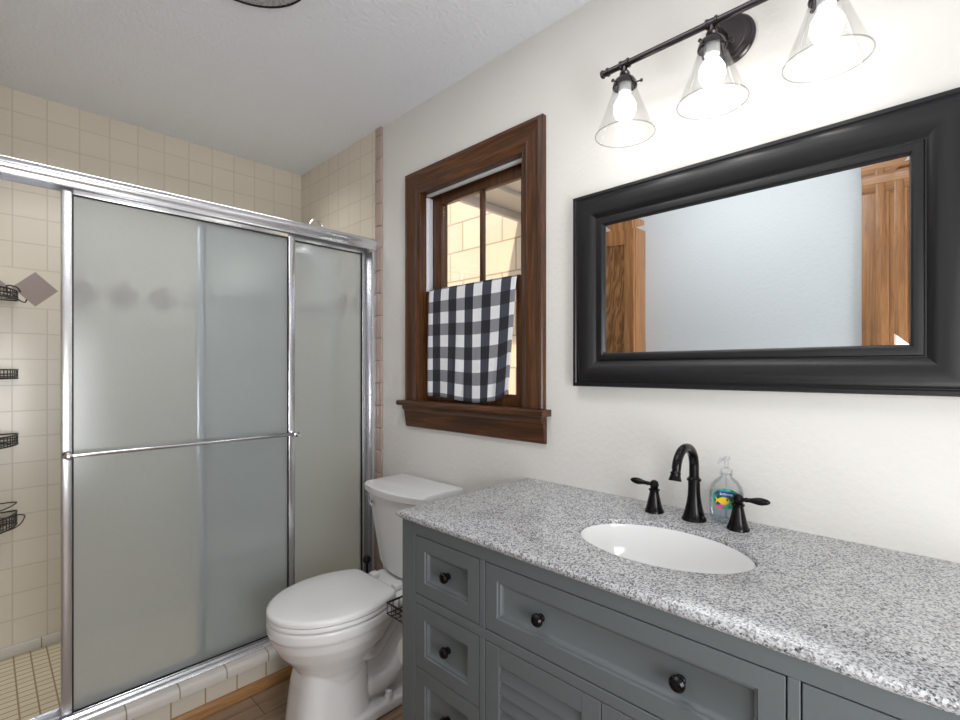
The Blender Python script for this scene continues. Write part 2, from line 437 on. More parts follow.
prof = [(0, W-.0005), (0, W-.020), (.004, W-.024), (.016, W-.026), (.024, W-.021), (.03, W-.019), (.068, W-.017), (.074, W-.019), (.08, W-.014), (cwid, W-.012), (cwid, W-.0005)]
loft(bm, [[(x, OY0+ins, OZT-ins) for ins, x in prof], [(x, OY1-ins, OZT-ins) for ins, x in prof]])
put('head_casing', bm, 'wood_y', win)
bm = B()
prof = [(W-.0005, 1.104), (W-.0005, 1.127), (W-.048, 1.127), (W-.055, 1.122), (W-.056, 1.115), (W-.053, 1.107), (W-.047, 1.104)]
loft(bm, [[(x, y, z) for x, z in prof] for y in (OY0-.022, OY1+.022)])
box(bm, W-.0005, W+.045, WY0+.002, WY1-.002, 1.104, 1.118)
put('window_sill', bm, 'wood_y', win)
bm = B()
prof = [(W-.0005, 1.008), (W-.0005, 1.103), (W-.036, 1.103), (W-.036, 1.095), (W-.031, 1.086), (W-.024, 1.080), (W-.022, 1.066), (W-.017, 1.030), (W-.014, 1.012), (W-.010, 1.008)]
loft(bm, [[(x, y, z) for x, z in prof] for y in (OY0-.003, OY1+.003)])
put('window_apron', bm, 'wood_y', win)
bm = B()   # jamb lining
box(bm, W, W+.148, WY1-.004, WY1-.0005, 1.1185, WZ1-.0005); box(bm, W, W+.148, WY0+.0005, WY0+.004, 1.1185, WZ1-.0005)
box(bm, W, W+.148, WY0+.004, WY1-.004, WZ1-.005, WZ1-.0005)
box(bm, W+.046, W+.148, WY0+.0045, WY1-.0045, 1.101, 1.1175)
put('window_jamb', bm, 'wood_z', win)
bm = B()
box(bm, W+.020, W+.055, WY1-.009, WY1-.0045, 1.61, WZ1-.02, .001); box(bm, W+.030, W+.036, WY1-.014, WY1-.009, 1.61, WZ1-.02)
box(bm, W+.020, W+.055, WY0+.0045, WY0+.009, 1.61, WZ1-.02, .001)
box(bm, W+.022, W+.040, WY0+.0045, WY1-.0045, WZ1-.016, WZ1-.0055, .002)
put('track_liner', bm, 'vinyl', win)
def sash(name, x0, x1, y0, y1, z0, z1, st, top, bot, muntin):
    bm = B()
    box(bm, x0, x1, y0, y0+st, z0, z1, .003); box(bm, x0, x1, y1-st, y1, z0, z1, .003)
    box(bm, x0+.0005, x1-.0005, y0+st, y1-st, z1-top, z1, .003); box(bm, x0+.0005, x1-.0005, y0+st, y1-st, z0, z0+bot, .003)
    if muntin: box(bm, x0+.004, x1-.004, muntin-.008, muntin+.008, z0+bot, z1-top, .003)
    o = put(name, bm, 'wood_z', win)
    ym = (x0+x1)/2
    put('window_pane', box(B(), ym-.0015, ym+.0015, y0+st+.0005, y1-st-.0005, z0+bot+.0005, z1-top-.0005), 'pane', o)
    return o
sash('upper_sash', W+.056, W+.086, WY0+.006, WY1-.006, 1.575, WZ1-.006, .058, .048, .04, 1.366)
sash('lower_sash', W+.018, W+.050, WY0+.006, WY1-.006, 1.120, 1.608, .050, .045, .05, 1.366)

# outside: stone wall and porch roof
struct('wall_outside', box(B(), 3.2, 3.4, -.5, 7.5, 0, 5), 'blocks')
struct('ground_outside', box(B(), 1.5, 3.2, -.5, 7.5, -.15, -.1), 'blocks')
bm = B(); box(bm, 2.1, 3.19, .6, 2.62, 2.58, 2.70, .004); box(bm, 2.1, 3.19, 2.60, 2.64, 2.52, 2.58, .004); box(bm, 2.1, 3.19, 2.3, 2.34, 2.55, 2.58, .004)
tag(put('porch_roof', bm, 'vinyl'), 'pale porch roof edge outside, seen through the upper window panes', 'roof')

# ------------------------------------------------------------------ shower enclosure
enc = thing('shower_door_track', 'silver aluminium shower track with header rail, sill rail and wall jamb on the tiled curb', 'shower frame', (.6, 2.03, .137))
bm = B()
hp = [(1.994, 1.842), (1.993, 1.856), (1.989, 1.861), (1.986, 1.868), (1.985, 1.876), (1.987, 1.885), (1.992, 1.892), (2.000, 1.896), (2.018, 1.897), (2.064, 1.897), (2.070, 1.892), (2.070, 1.842), (2.064, 1.842), (2.064, 1.874), (2.000, 1.874), (2.000, 1.842)]
loft(bm, [[(x, y, z) for y, z in hp] for x in (LX+.013, W-.014)])
put('header_rail', bm, 'chrome', enc, smooth=50)
for sx, (a, b) in ((0, (W-.040, W-.0135)), (1, (LX+.0125, LX+.040))):
    bm = B(); box(bm, a, b, 2.000, 2.006, .162, 1.841, .002); box(bm, a, b, 2.058, 2.066, .162, 1.841, .002)
    box(bm, b-.006 if not sx else a, b if not sx else a+.006, 2.006, 2.058, .162, 1.841)
    put('wall_jamb', bm, 'chrome', enc)
bm = B()
tp = [(1.985, .1365), (1.983, .142), (1.990, .151), (2.000, .153), (2.003, .161), (2.006, .161), (2.008, .146), (2.032, .146), (2.034, .158), (2.037, .158), (2.038, .146), (2.062, .146), (2.064, .170), (2.068, .170), (2.070, .1365)]
loft(bm, [[(x, y, z) for y, z in tp] for x in (LX+.013, W-.0135)])
put('sill_rail', bm, 'chrome', enc, smooth=50)
def slider(label, x0, x1, y, z0=.1475, z1=1.870, bar_side=-1, st=.028):
    t = thing('sliding_shower_door', label, 'shower door', ((x0+x1)/2, y, z0))
    bm = B(); h = .010
    box(bm, x0, x0+st, y-h, y+h, z0, z1, .004); box(bm, x1-st, x1, y-h, y+h, z0, z1, .004)
    box(bm, x0+st, x1-st, y-h+.001, y+h-.001, z1-.045, z1, .003); box(bm, x0+st, x1-st, y-h+.001, y+h-.001, z0, z0+.016, .003)
    fr = put('door_frame', bm, 'chrome', t)
    bm = B(); g = .003
    for a, b, c, d in ((x0+st, x0+st+g, z0+.016, z1-.045), (x1-st-g, x1-st, z0+.016, z1-.045)):
        box(bm, a, b, y-h+.002, y+h-.002, c, d)
    for c in (z0+.016, z1-.045-g): box(bm, x0+st+g, x1-st-g, y-h+.002, y+h-.002, c, c+g)
    put('gasket', bm, 'rubber', t)
    put('glass_panel', box(B(), x0+st+g, x1-st-g, y-.002, y+.002, z0+.016+g, z1-.045-g), 'frost', t)
    # towel bar
    s = bar_side; yb = y+s*.042; zb = .992; bm = B()
    tube(bm, [(x0+st*.5, yb, zb), (x1-st*.5, yb, zb)], .0075, 14)
    tb = put('towel_bar', bm, 'chrome2', t)
    for xx in (x0+st*.5, x1-st*.5):
        bm = B(); lathe(bm, [(.013, 0), (.013, .004), (.008, .008), (.008, .038), (.011, .040), (.011, .050), (.006, .052)], (xx, y+s*.0101, zb), (0, s, 0), 16)
        put('bar_bracket', bm, 'chrome2', tb)
    return t
slider('front sliding shower door of frosted glass with a silver towel bar across it', .171, .932, 2.021)
slider('rear sliding shower door of frosted glass, beside the toilet tank and behind the front door', .562, 1.308, 2.050, bar_side=1)

# shower arm, hand shower
sh = thing('hand_shower', 'white hand shower on a chrome gooseneck arm above the header rail', 'shower head', (W-.012, 2.47, 1.98))
bm = B(); lathe(bm, [(.034, 0), (.034, .004), (.024, .012), (.014, .016)], (W-.0125, 2.47, 1.98), (-1, 0, 0), 24); put('flange', bm, 'chrome2', sh)
bm = B(); tube(bm, spline([(W-.014, 2.47, 1.98), (W-.035, 2.47, 2.00), (W-.055, 2.47, 2.055), (W-.09, 2.47, 2.078), (W-.12, 2.47, 2.05), (W-.128, 2.47, 1.99), (W-.13, 2.47, 1.95)], 8), .0085, 12)
put('shower_arm', bm, 'chrome2', sh)
bm = B(); lathe(bm, [(.014, 0), (.018, .02), (.022, .05), (.05, .085), (.052, .10), (.046, .104)], (W-.13, 2.47, 1.965), (-.25, 0, -1), 28); put('spray_head', bm, 'seat', sh)
bm = B(); tube(bm, spline([(W-.12, 2.46, 1.94), (W-.05, 2.44, 1.75), (W-.04, 2.43, 1.3), (W-.09, 2.42, .95), (W-.06, 2.40, 1.25), (W-.03, 2.38, 1.6)], 10), .008, 10); put('hose', bm, 'vinyl', sh)

# corner wire shelves
CX, CY = LX+.014, BK-.0025
def corner_shelf(z, R, label, deep=.035, loop=False, hook=False):
    t = thing('wire_shelf', label, 'shower shelf', (CX, CY, z), 'black wire corner shelves in the shower')
    def arc(r, zz, n=20, bulge=1): return [(CX+.004+r*math.sin(PI/2*i/n)**bulge, CY-.006-r*math.cos(PI/2*i/n)**bulge, zz) for i in range(n+1)]
    bm = B()
    for zz, rr in ((z+deep, .0034), (z+deep*.5, .0022), (z+deep*.2, .002), (z, .0034)):
        tube(bm, [(CX+.004, CY-.006, zz)]+arc(R, zz)+[(CX+.004, CY-.006, zz)], rr, 6)
    for i in range(0, 21, 1):
        a = arc(R, 0)[i]; tube(bm, [(a[0], a[1], z), (a[0], a[1], z+deep)], .0018, 5)
    put('basket_rim', bm, 'wire', t)
    bm = B()
    k = 14
    for i in range(1, k):
        d = R*i/k; e = math.sqrt(R*R-d*d)
        tube(bm, [(CX+.004+d, CY-.006, z), (CX+.004+d, CY-.006-e, z)], .0014, 5)
    put('basket_floor', bm, 'wire', t)
    if hook:
        bm = B(); x = CX+R
        tube(bm, spline([(x-.03, CY-.008, z+.035), (x-.028, CY-.01, z+.06), (x+.0, CY-.02, z+.055), (x+.012, CY-.03, z+.035)], 6), .0028, 6)
        tube(bm, spline([(x-.012, CY-.03, z+.02), (x+.012, CY-.03, z-.002), (x+.026, CY-.03, z-.006), (x+.03, CY-.03, z+.006)], 6), .0028, 6)
        put('hook', bm, 'wire', t)
    if loop:
        bm = B(); tube(bm, spline([(CX+R*.4, CY-.22, z+.004), (CX+R*.95, CY-.15, z+.01), (CX+R+.025, CY-.07, z+.03), (CX+R+.015, CY-.03, z+.035), (CX+R-.02, CY-.012, z+.03)], 8), .0024, 6)
        tube(bm, spline([(CX, CY-.2, z+.075), (CX+R*.7, CY-.16, z+.085), (CX+R*.98, CY-.06, z+.088), (CX+R*.9, CY-.01, z+.088), (CX+.01, CY-.008, z+.085)], 8), .0024, 6)
        put('side_loop', bm, 'wire', t)
    return t
corner_shelf(1.553, .233, 'top black wire corner shelf in the shower, with a hook beside the diamond tile', hook=True)
corner_shelf(1.228, .233, 'second black wire corner shelf from the top in the shower')
corner_shelf(.955, .233, 'third black wire corner shelf from the top in the shower', .04)
corner_shelf(.622, .230, 'lowest black wire corner shelf in the shower, with wide wire loops', .05, loop=True)
bm = B(); 
box(bm, CX+.03, CX+.16, CY-.07, CY-.015, 1.556, 1.575, .008, 3)
tag(put('soap_bar', bm, 'wire'), 'dark bar lying in the top wire shelf of the shower', 'soap')

# ------------------------------------------------------------------ toilet
TY = 1.592
toi = thing('toilet', 'white two-piece toilet with closed lid between the shower and the grey vanity', 'toilet', (1.0, TY, 0))
def T(f, l, z): return (W-f, TY+l, z)
half_out = [(.288, .0), (.288, .070), (.289, .118), (.300, .140), (.345, .164), (.42, .185), (.50, .186), (.58, .164), (.645, .118), (.685, .060), (.697, 0)]
def egg(sf=1, sl=1, df=0, z=0, c=.48, k=5):
    pts = [(f, l) for f, l in half_out] + [(f, -l) for f, l in half_out[-2:0:-1]]
    sp = spline([(f, l, 0) for f, l in pts], k, closed=True)
    return [T(c+(p.x-c)*sf+df, p.y*sl, z) for p in sp]
def rrect(f0, f1, hw, z, bulge=0, n=8, r=.03):
    pts = []
    pts += [(f0, hw), (f0, -hw)]
    # right-front corner arc, bulging front, left-front corner arc
    for i in range(n+1):
        a = -PI/2 + PI/2*i/n; pts.append((f1-r+r*math.cos(a), -hw+r+r*math.sin(a)))
    for i in range(1, n):
        s = -1+2*i/n; pts.append((f1+bulge*(1-s*s), s*(hw-r)))
    for i in range(n+1):
        a = PI/2*i/n; pts.append((f1-r+r*math.cos(a), hw-r+r*math.sin(a)))
    return [T(f, l, z) for f, l in pts]
# bowl: lofted, with pedestal, web, trapway and rear deck fused
bm = B()
loft(bm, [egg(.50, .55, .0, .19), egg(.54, .60, .0, .225), egg(.66, .70, 0, .262), egg(.83, .86, 0, .305), egg(.93, .955, 0, .345), egg(.96, .975, 0, .368), egg(.965, .975, 0, .376)])
def sq(f0, f1, hw, z, p=.62, n=40):
    g = lambda v: math.copysign(abs(v)**p, v)
    return [T((f0+f1)/2+(f1-f0)/2*g(math.cos(2*PI*i/n)), hw*g(math.sin(2*PI*i/n)), z) for i in range(n)]
loft(bm, [sq(.34, .634, .114, 0), sq(.35, .630, .110, .03), sq(.36, .620, .104, .12), sq(.36, .610, .100, .19), sq(.38, .595, .085, .25)])
loft(bm, [egg(.97, .98, 0, .376), egg(1.0, 1.0, 0, .381), egg(1.0, 1.0, 0, .412), egg(.98, .98, 0, .418)])
def rbox(f0, f1, l0, l1, z0, z1, r=.02, s=3): box(bm, W-f1, W-f0, TY+l0, TY+l1, z0, z1, r, s)
rbox(.10, .52, -.118, .118, 0, .045, .012)
rbox(.10, .48, -.055, .055, .02, .40, .02)
loft(bm, [[T(.02, -.10, .34), T(.02, .10, .34), T(.40, .10, .34), T(.40, -.10, .34)], [T(.02, -.125, .39), T(.02, .125, .39), T(.40, .15, .39), T(.40, -.15, .39)],
          [T(.02, -.13, .418), T(.02, .13, .418), T(.34, .145, .418), T(.34, -.145, .418)], [T(.03, -.12, .428), T(.03, .12, .428), T(.24, .12, .424), T(.24, -.12, .424)]])
for s in (-1, 1):
    tube(bm, spline([T(.36, s*.05, .10), T(.31, s*.062, .105), T(.26, s*.066, .13), T(.22, s*.066, .18), T(.17, s*.06, .22), T(.12, s*.05, .20)], 6), .040, 14)
    tube(bm, spline([T(.46, s*.115, .33), T(.40, s*.098, .26), T(.34, s*.07, .235), T(.27, s*.058, .29), T(.20, s*.06, .36)], 6), .028, 12)
    lathe(bm, [(.016, 0), (.016, .02), (.010, .03)], T(.30, s*.098, .04), n=16)
bowl = put('bowl', bm, 'china', toi)
r = bowl.modifiers.new('fuse', 'REMESH'); r.mode = 'VOXEL'; r.voxel_size = .0045; r.use_smooth_shade = True
r = bowl.modifiers.new('soften', 'SMOOTH'); r.factor = .5; r.iterations = 7
bm = B(); lathe(bm, [(.014, 0), (.015, .012), (.010, .024), (.002, .027)], T(.30, -.098, .048), n=18); put('bolt_cap', bm, 'seat', toi)
bm = B()
loft(bm, [egg(.985, .985, 0, .4215), egg(1.0, 1.0, 0, .4235), egg(1.0, 1.0, 0, .433), egg(.99, .99, 0, .4365)])
put('seat_ring', bm, 'seat', toi, smooth=50)
bm = B()
loft(bm, [egg(.99, .99, 0, .4385), egg(1.004, 1.004, 0, .440), egg(1.006, 1.006, 0, .449), egg(.99, .985, 0, .456), egg(.94, .92, 0, .4595), egg(.6, .6, 0, .462), egg(.2, .2, 0, .463)])
put('toilet_lid', bm, 'seat', toi, smooth=50)
for s in (-1, 1):
    bm = B(); box(bm, W-.262, W-.232, TY+s*.075-.018, TY+s*.075+.018, .424, .446, .006, 3); put('hinge', bm, 'seat', toi)
bm = B()
loft(bm, [rrect(.035, .165, .112, .4285, .012), rrect(.03, .180, .128, .435, .014), rrect(.022, .192, .138, .47, .018), rrect(.018, .212, .178, .70, .024), rrect(.016, .216, .184, .752, .026)])
put('tank', bm, 'china', toi, smooth=40)
bm = B()
loft(bm, [rrect(.014, .220, .190, .7525, .026), rrect(.010, .228, .198, .758, .028), rrect(.010, .230, .200, .782, .028), rrect(.013, .224, .195, .790, .027), rrect(.03, .18, .17, .7935, .02)])
put('tank_lid', bm, 'china', toi, smooth=40)
bm = B(); lathe(bm, [(.010, 0), (.014, .003), (.013, .009), (.008, .013)], T(.2225, .126, .714), (-1, 0, 0), 18)
tube(bm, [T(.232, .126, .714), T(.238, .115, .712), T(.238, .090, .708)], [.005, .0045, .006], 10)
put('flush_lever', bm, 'chrome2', toi)

# toilet brush in the gap behind the toilet
tb = thing('toilet_brush', 'toilet brush with a black ball-topped handle standing between toilet and shower', 'brush', (1.20, 1.875, 0))
bm = B(); lathe(bm, [(.045, .001), (.047, .01), (.042, .12), (.044, .13), (.03, .132)], (1.20, 1.875, 0)); put('holder', bm, 'wire', tb)
bm = B(); tube(bm, [(1.20, 1.875, .10), (1.20, 1.875, .40)], .006, 10); put('handle', bm, 'wire', tb)
bm = B(); lathe(bm, [(.004, 0), (.013, .004), (.018, .014), (.018, .022), (.012, .033), (.003, .037)], (1.20, 1.875, .395), n=20); put('handle_ball', bm, 'wire', tb)

# ------------------------------------------------------------------ vanity
VX, VL, VR, VT = .80, 1.075, -.145, .8595
van = thing('vanity_cabinet', 'grey painted bathroom vanity with recessed drawers, louvred doors and black knobs', 'cabinet', (1.07, .465, 0))
ZR = .09
def bx(bm, *a, bev=.0012): box(bm, *a, bev, 1)
bm = B()
bx(bm, .822, W-.004, VR, VR+.018, .0, VT); bx(bm, .822, W-.004, VL-.018, VL, .0, VT)
bx(bm, .822, W-.004, VR+.018, VL-.018, ZR, ZR+.018); bx(bm, W-.012, W-.004, VR+.018, VL-.018, ZR+.02, VT)
# face frame: legs, stiles, rails
cols_ = [(-.087, .1485), (.1685, .762), (.782, 1.0175)]
bx(bm, VX, .822, 1.0195, VL, 0, VT); bx(bm, VX, .822, VR, -.089, 0, VT)
for a, b in ((.764, .780), (.1505, .1665)):
    bx(bm, VX, .822, a, b, .6700, 0.8262); bx(bm, VX, .822, a, b, ZR, .6475)
for a, b in ((-.089, 1.0195),):
    bx(bm, VX, .822, a, b, 0.8262, VT); bx(bm, VX+.0002, .8222, a, b, ZR, .118)
    bx(bm, VX, .822, a, b, .6475, .6700)
body = put('cabinet_body', bm, 'grey', van)
def front(y0, y1, z0, z1, by, bz, rec=.012, lip=True):
    """inset front with framed, recessed panel"""
    bm = B(); xf = VX+.0006; th = .018
    def rect(x, a, b): return [(x, y0+a, z0+b), (x, y1-a, z0+b), (x, y1-a, z1-b), (x, y0+a, z1-b)]
    rs = [rect(xf+th, 0, 0), rect(xf+.001, 0, 0), rect(xf, .001, .001), rect(xf, by-.001, bz-.001), rect(xf+.0035, by+.001, bz+.001), rect(xf+.0045, by+.005, bz+.005), rect(xf+.0085, by+.007, bz+.007), rect(xf+rec, by+.013, bz+.013)]
    R = loft(bm, rs, caps=False); bm.faces.new(R[0]); bm.faces.new(R[-1][::-1])
    return bm
def knob(parent, y, z, x=VX+.0126):
    bm = B(); lathe(bm, [(.0085, 0), (.0085, .003), (.006, .005), (.006, .008), (.010, .010), (.0135, .014), (.0135, .019), (.010, .0235), (.003, .0255)], (x, y, z), (-1, 0, 0), 20)
    return put('knob', bm, 'bronze', parent)
dr = []
for z0, z1 in ((.6725, 0.8240), (.4790, .6455), (.3000, .4765), (.120, .2975)):
    for a, b in ((.7822, 1.0173), (-.0868, .1483)):
        o = put('drawer', front(a, b, z0, z1, .038, .035 if z0 > .6 else .037), 'grey', van); knob(o, (a+b)/2, (z0+z1)/2-.002)
o = put('drawer', front(.1687, .7618, .6725, 0.8240, .036, .035), 'grey', van)
knob(o, .611, .746); knob(o, .322, .746)
for a, b, ky in ((.4660, .7618, .485), (.1687, .4640, .445)):
    bm = B(); xf = VX+.0006; z0, z1 = .120, .6455; s = .041
    box(bm, xf, xf+.018, a, a+s, z0, z1, .001, 1); box(bm, xf, xf+.018, b-s, b, z0, z1, .001, 1)
    box(bm, xf+.0002, xf+.018, a+s, b-s, z1-s, z1, .001, 1); box(bm, xf+.0002, xf+.018, a+s, b-s, z0, z0+s, .001, 1)
    o = put('louvred_door', bm, 'grey', van)
    bm = B(); zz = z1-s-.004
    while zz > z0+s+.01:
        x = xf+.003
        loft(bm, [[(x+.010, y, zz), (x+.013, y, zz), (x+.004, y, zz-.034), (x+.0, y, zz-.031), (x, y, zz-.028)] for y in (a+s, b-s)])
        zz -= .0312
    box(bm, xf+.0162, xf+.0175, a+s, b-s, z0+s, z1-s)
    put('louvre_slats', bm, 'grey', o)
    knob(o, ky, .42, xf)
# countertop with oval cut-out
SX, SY, SA, SB = 1.050, .462, .137, .191
GX0, GX1, GY0, GY1 = .784, W-.001, VR-.012, 1.083
bm = B(); N = 96
def rect_pt(a, ins=0):
    dx, dy = math.cos(a), math.sin(a); t_ = 1e9
    for lim, d, c in ((GX0+ins, dx, SX), (GX1, dx, SX), (GY0+ins, dy, SY), (GY1-ins, dy, SY)):
        if abs(d) > 1e-9:
            q = (lim-c)/d
            if q > 0: t_ = min(t_, q)
    return SX+dx*t_, SY+dy*t_
angs = [2*PI*i/N for i in range(N)]
for cx, cy in ((GX0, GY0), (GX1, GY0), (GX1, GY1), (GX0, GY1)): angs.append(math.atan2(cy-SY, cx-SX) % (2*PI))
angs = sorted(set(angs))
def oring(ins, z): return [(*rect_pt(a, ins), z) for a in angs]
def iring(e, z): return [(SX+(SA+e)*math.cos(a), SY+(SB+e)*math.sin(a), z) for a in angs]
rr = [iring(.0, .8605), iring(0, .8775), iring(.0007, .8793), iring(.003, .880), oring(.006, .880), oring(.002, .8785), oring(0, .875), oring(0, .8705), oring(.003, .865), oring(.008, .8605), iring(.003, .8602), iring(0, .8605)]
Rv = [[bm.verts.new(p) for p in r_] for r_ in rr[:-1]]; Rv.append(Rv[0])
for a, b in zip(Rv, Rv[1:]):
    for i in range(len(angs)): bm.faces.new((a[i], a[(i+1) % len(angs)], b[(i+1) % len(angs)], b[i]))
tag(put('countertop', bm, 'granite'), 'speckled grey granite countertop with an oval sink cut-out, on the vanity', 'countertop')
snk = thing('sink', 'white oval undermount sink basin set into the granite countertop', 'sink', (SX, SY, .72))
bm = B()
def sr(k, z, kk=None): return [(SX+(SA)*k*math.cos(2*PI*i/64), SY+(SB)*k*math.sin(2*PI*i/64), z) for i in range(64)]
rr = [sr(1.10, .8598), sr(.992, .8600), sr(.992, .8675), sr(.982, .8690), sr(.970, .860), sr(.95, .83), sr(.88, .785), sr(.74, .752), sr(.5, .738), sr(.2, .733), sr(.13, .732), sr(.13, .722), sr(.2, .722), sr(.55, .727), sr(.78, .741), sr(.93, .775), sr(1.0, .83), sr(1.03, .850), sr(1.10, .850)]
Rv = loft(bm, rr+[rr[0]], caps=False)
put('basin', bm, 'china', snk, smooth=50)
bm = B(); lathe(bm, [(.024, .0), (.024, .003), (.018, .004), (.016, .002)], (SX, SY, .733), n=24); put('drain', bm, 'chrome2', snk)

# faucet
FX = 1.268
fau = thing('faucet', 'black bronze widespread faucet with curved spout and two lever handles behind the sink', 'faucet', (FX, .469, .8802))
bell = [(.030, 0), (.030, .004), (.027, .008), (.0235, .020), (.0185, .040), (.0155, .062), (.0145, .080)]
bm = B(); lathe(bm, bell+[(.0145, .098), (.0175, .100), (.0175, .104), (.0135, .107), (.0125, .110)], (FX, .469, .8803), n=28)
path = [(FX, .469, .985)]+[(FX-.056+.056*math.cos(a), .469, 1.020+.050*math.sin(a)) for a in [PI*i/16*1.0 for i in range(17)]]+[(FX-.1150, .469, 1.016)]
tube(bm, path, [.0118]*8+[.0108]*9+[.010]*2, 18)
tip = Vector(path[-1])
lathe(bm, [(.010, 0), (.0125, .003), (.0112, .007), (.0135, .016), (.0150, .021), (.0135, .022)], tip+Vector((0, 0, .004)), (-.22, 0, -1), 22)
put('spout', bm, 'bronze', fau)
for y, s in ((.572, 1), (.364, -1)):
    bm = B(); lathe(bm, [(.025, 0), (.025, .004), (.0225, .008), (.019, .020), (.015, .038), (.012, .052), (.012, .056), (.0145, .058), (.0145, .061), (.009, .064), (.008, .068)], (FX-.005, y, .8803), n=26)
    h = put('handle_base', bm, 'bronze', fau)
    bm = B(); c = Vector((FX-.005, y, .953))
    lathe(bm, [(.004, -.0125), (.0095, -.009), (.0125, 0), (.0095, .009), (.004, .0125)], c, n=18)
    d = Vector((0, s, .06)).normalized()
    lathe(bm, [(.006, .006), (.0045, .014), (.0062, .018), (.005, .021), (.006, .030), (.0088, .043), (.009, .051), (.0065, .062), (.004, .066), (.002, .068)], c, d, 16)
    put('lever', bm, 'bronze', h)

# soap bottle
BX, BY = 1.300, .402
so = thing('soap_bottle', 'clear pump soap bottle with a colourful fish label, behind the right faucet handle', 'soap bottle', (BX, BY, .8802))
ux, uy = -.955, -.295           # direction towards the viewer's side of the room
ang = math.atan2(uy, ux)
def oval(a, b, z, n=40):
    out = []
    for i in range(n):
        t_ = 2*PI*i/n; p, q = a*math.cos(t_), b*math.sin(t_)
        out.append((BX+p*ux-q*uy, BY+p*uy+q*ux, z))
    return out
bm = B()
loft(bm, [oval(.018, .028, .8805), oval(.023, .034, .884), oval(.0255, .0385, .905), oval(.026, .0395, .935), oval(.0260, .0392, .955), oval(.0235, .035, .972), oval(.018, .026, .986), oval(.013, .014, .995), oval(.012, .012, 1.003)])
put('bottle_body', bm, 'bottle', so, smooth=60)
bm = B(); loft(bm, [oval(.0165, .0265, .8825), oval(.021, .032, .886), oval(.0235, .0365, .905), oval(.024, .0375, .93), oval(.0242, .0368, .950), oval(.0235, .036, .958)])
put('liquid_soap', bm, 'soap', so, smooth=60)
def lab(bm, a, zc, ra, rz, off, c=0, n=28):
    """ellipse patch wrapped on the bottle: a = centre along width"""
    vs = []
    for i in range(n):
        t_ = 2*PI*i/n; q = a+ra*math.cos(t_); z = zc+rz*math.sin(t_)
        k = max(0, 1-(q/.040)**2); p = .0262*math.sqrt(k)+off
        vs.append(bm.verts.new((BX+p*ux-q*uy, BY+p*uy+q*ux, z)))
    cc = bm.verts.new((BX+(.0262*math.sqrt(max(0, 1-(a/.04)**2))+off)*ux-a*uy, BY+(.0262*math.sqrt(max(0, 1-(a/.04)**2))+off)*uy+a*ux, zc))
    for i in range(n): bm.faces.new((cc, vs[i], vs[(i+1) % n]))
bm = B(); lab(bm, 0, .945, .031, .026, .0004)
lb = put('label', bm, 'label', so, smooth=60)
bm = B(); lab(bm, .0, .957, .022, .0065, .0008); put('label_ribbon', bm, 'lblue', lb)
bm = B(); lab(bm, .0-.006, .940, .013, .009, .0010)
def tri(bm, pts, off):
    vs = []
    for q, z in pts:
        p = .0262*math.sqrt(max(0, 1-(q/.04)**2))+off; vs.append(bm.verts.new((BX+p*ux-q*uy, BY+p*uy+q*ux, z)))
    bm.faces.new(vs)
tri(bm, [(-.016, .940), (-.025, .949), (-.022, .940), (-.025, .931)], .0012)
put('label_fish', bm, 'yellow', lb)
bm = B(); lab(bm, -.015, .925, .007, .004, .0009); lab(bm, -.008, .928, .005, .003, .0012); put('label_coral', bm, 'lpink', lb)
bm = B(); lab(bm, .020, .933, .006, .009, .0008); put('label_wave', bm, 'lpurple', lb)
bm = B(); lab(bm, .002, .943, .002, .0025, .0016); put('label_fish_eye', bm, 'wire', lb)
cu = bpy.data.curves.new('label_text', 'FONT'); cu.body = 'Softsoap'; cu.size = .0085; cu.align_x = 'CENTER'; cu.align_y = 'CENTER'; cu.extrude = .0002
cu.materials.append(M['lwhite'])
tc = bpy.data.objects.new('label_text', cu); COL.objects.link(tc); bpy.context.view_layer.update()
tm = bpy.data.meshes.new_from_object(tc.evaluated_get(bpy.context.evaluated_depsgraph_get())); bpy.data.objects.remove(tc)
tx = bpy.data.objects.new('label_text', tm); COL.objects.link(tx); tx.parent = lb
P_ = Vector((BX+.0286*ux, BY+.0286*uy, .957)); tx.location = P_-origin_of(lb)
zz = Vector((ux, uy, 0)).normalized(); yy = Vector((0, 0, 1)); xx = yy.cross(zz)
tx.rotation_euler = Matrix((xx, yy, zz)).transposed().to_euler()
bm = B(); lathe(bm, [(.015, 0), (.015, .012), (.008, .016), (.005, .018), (.005, .036), (.009, .038), (.009, .044), (.004, .046)], (BX, BY, 1.0005), n=22)
tube(bm, [(BX, BY, 1.040), (BX-.03, BY+.004, 1.041), (BX-.042, BY+.006, 1.034)], [.005, .0045, .0035], 10)
tube(bm, [(BX, BY, 1.0), (BX, BY, .89)], .0025, 8)
put('pump', bm, 'bottle', so)

# ------------------------------------------------------------------ mirror
MY0, MY1, MZ0, MZ1 = -.045, .867, 1.211, 1.812
mir = thing('wall_mirror', 'wide rectangular mirror in a broad black frame above the sink', 'mirror', (W, (MY0+MY1)/2, MZ0))
bm = B()
mp = [(0, W-.002), (0, W-.030), (.002, W-.033), (.010, W-.033), (.013, W-.030), (.015, W-.030), (.020, W-.0345), (.030, W-.0375), (.045, W-.037), (.060, W-.032), (.072, W-.024), (.078, W-.020), (.081, W-.020), (.083, W-.024), (.086, W-.025), (.0985, W-.023), (.102, W-.020), (.1045, W-.010), (.1045, W-.002)]
frame_sweep(bm, MY0, MY1, MZ0, MZ1, mp)
put('mirror_frame', bm, 'black', mir, smooth=30)
bm = B()
gy0, gy1, gz0, gz1 = MY0+.1048, MY1-.1048, MZ0+.1048, MZ1-.1048
def rc(x, i): return [(x, gy0+i, gz0+i), (x, gy1-i, gz0+i), (x, gy1-i, gz1-i), (x, gy0+i, gz1-i)]
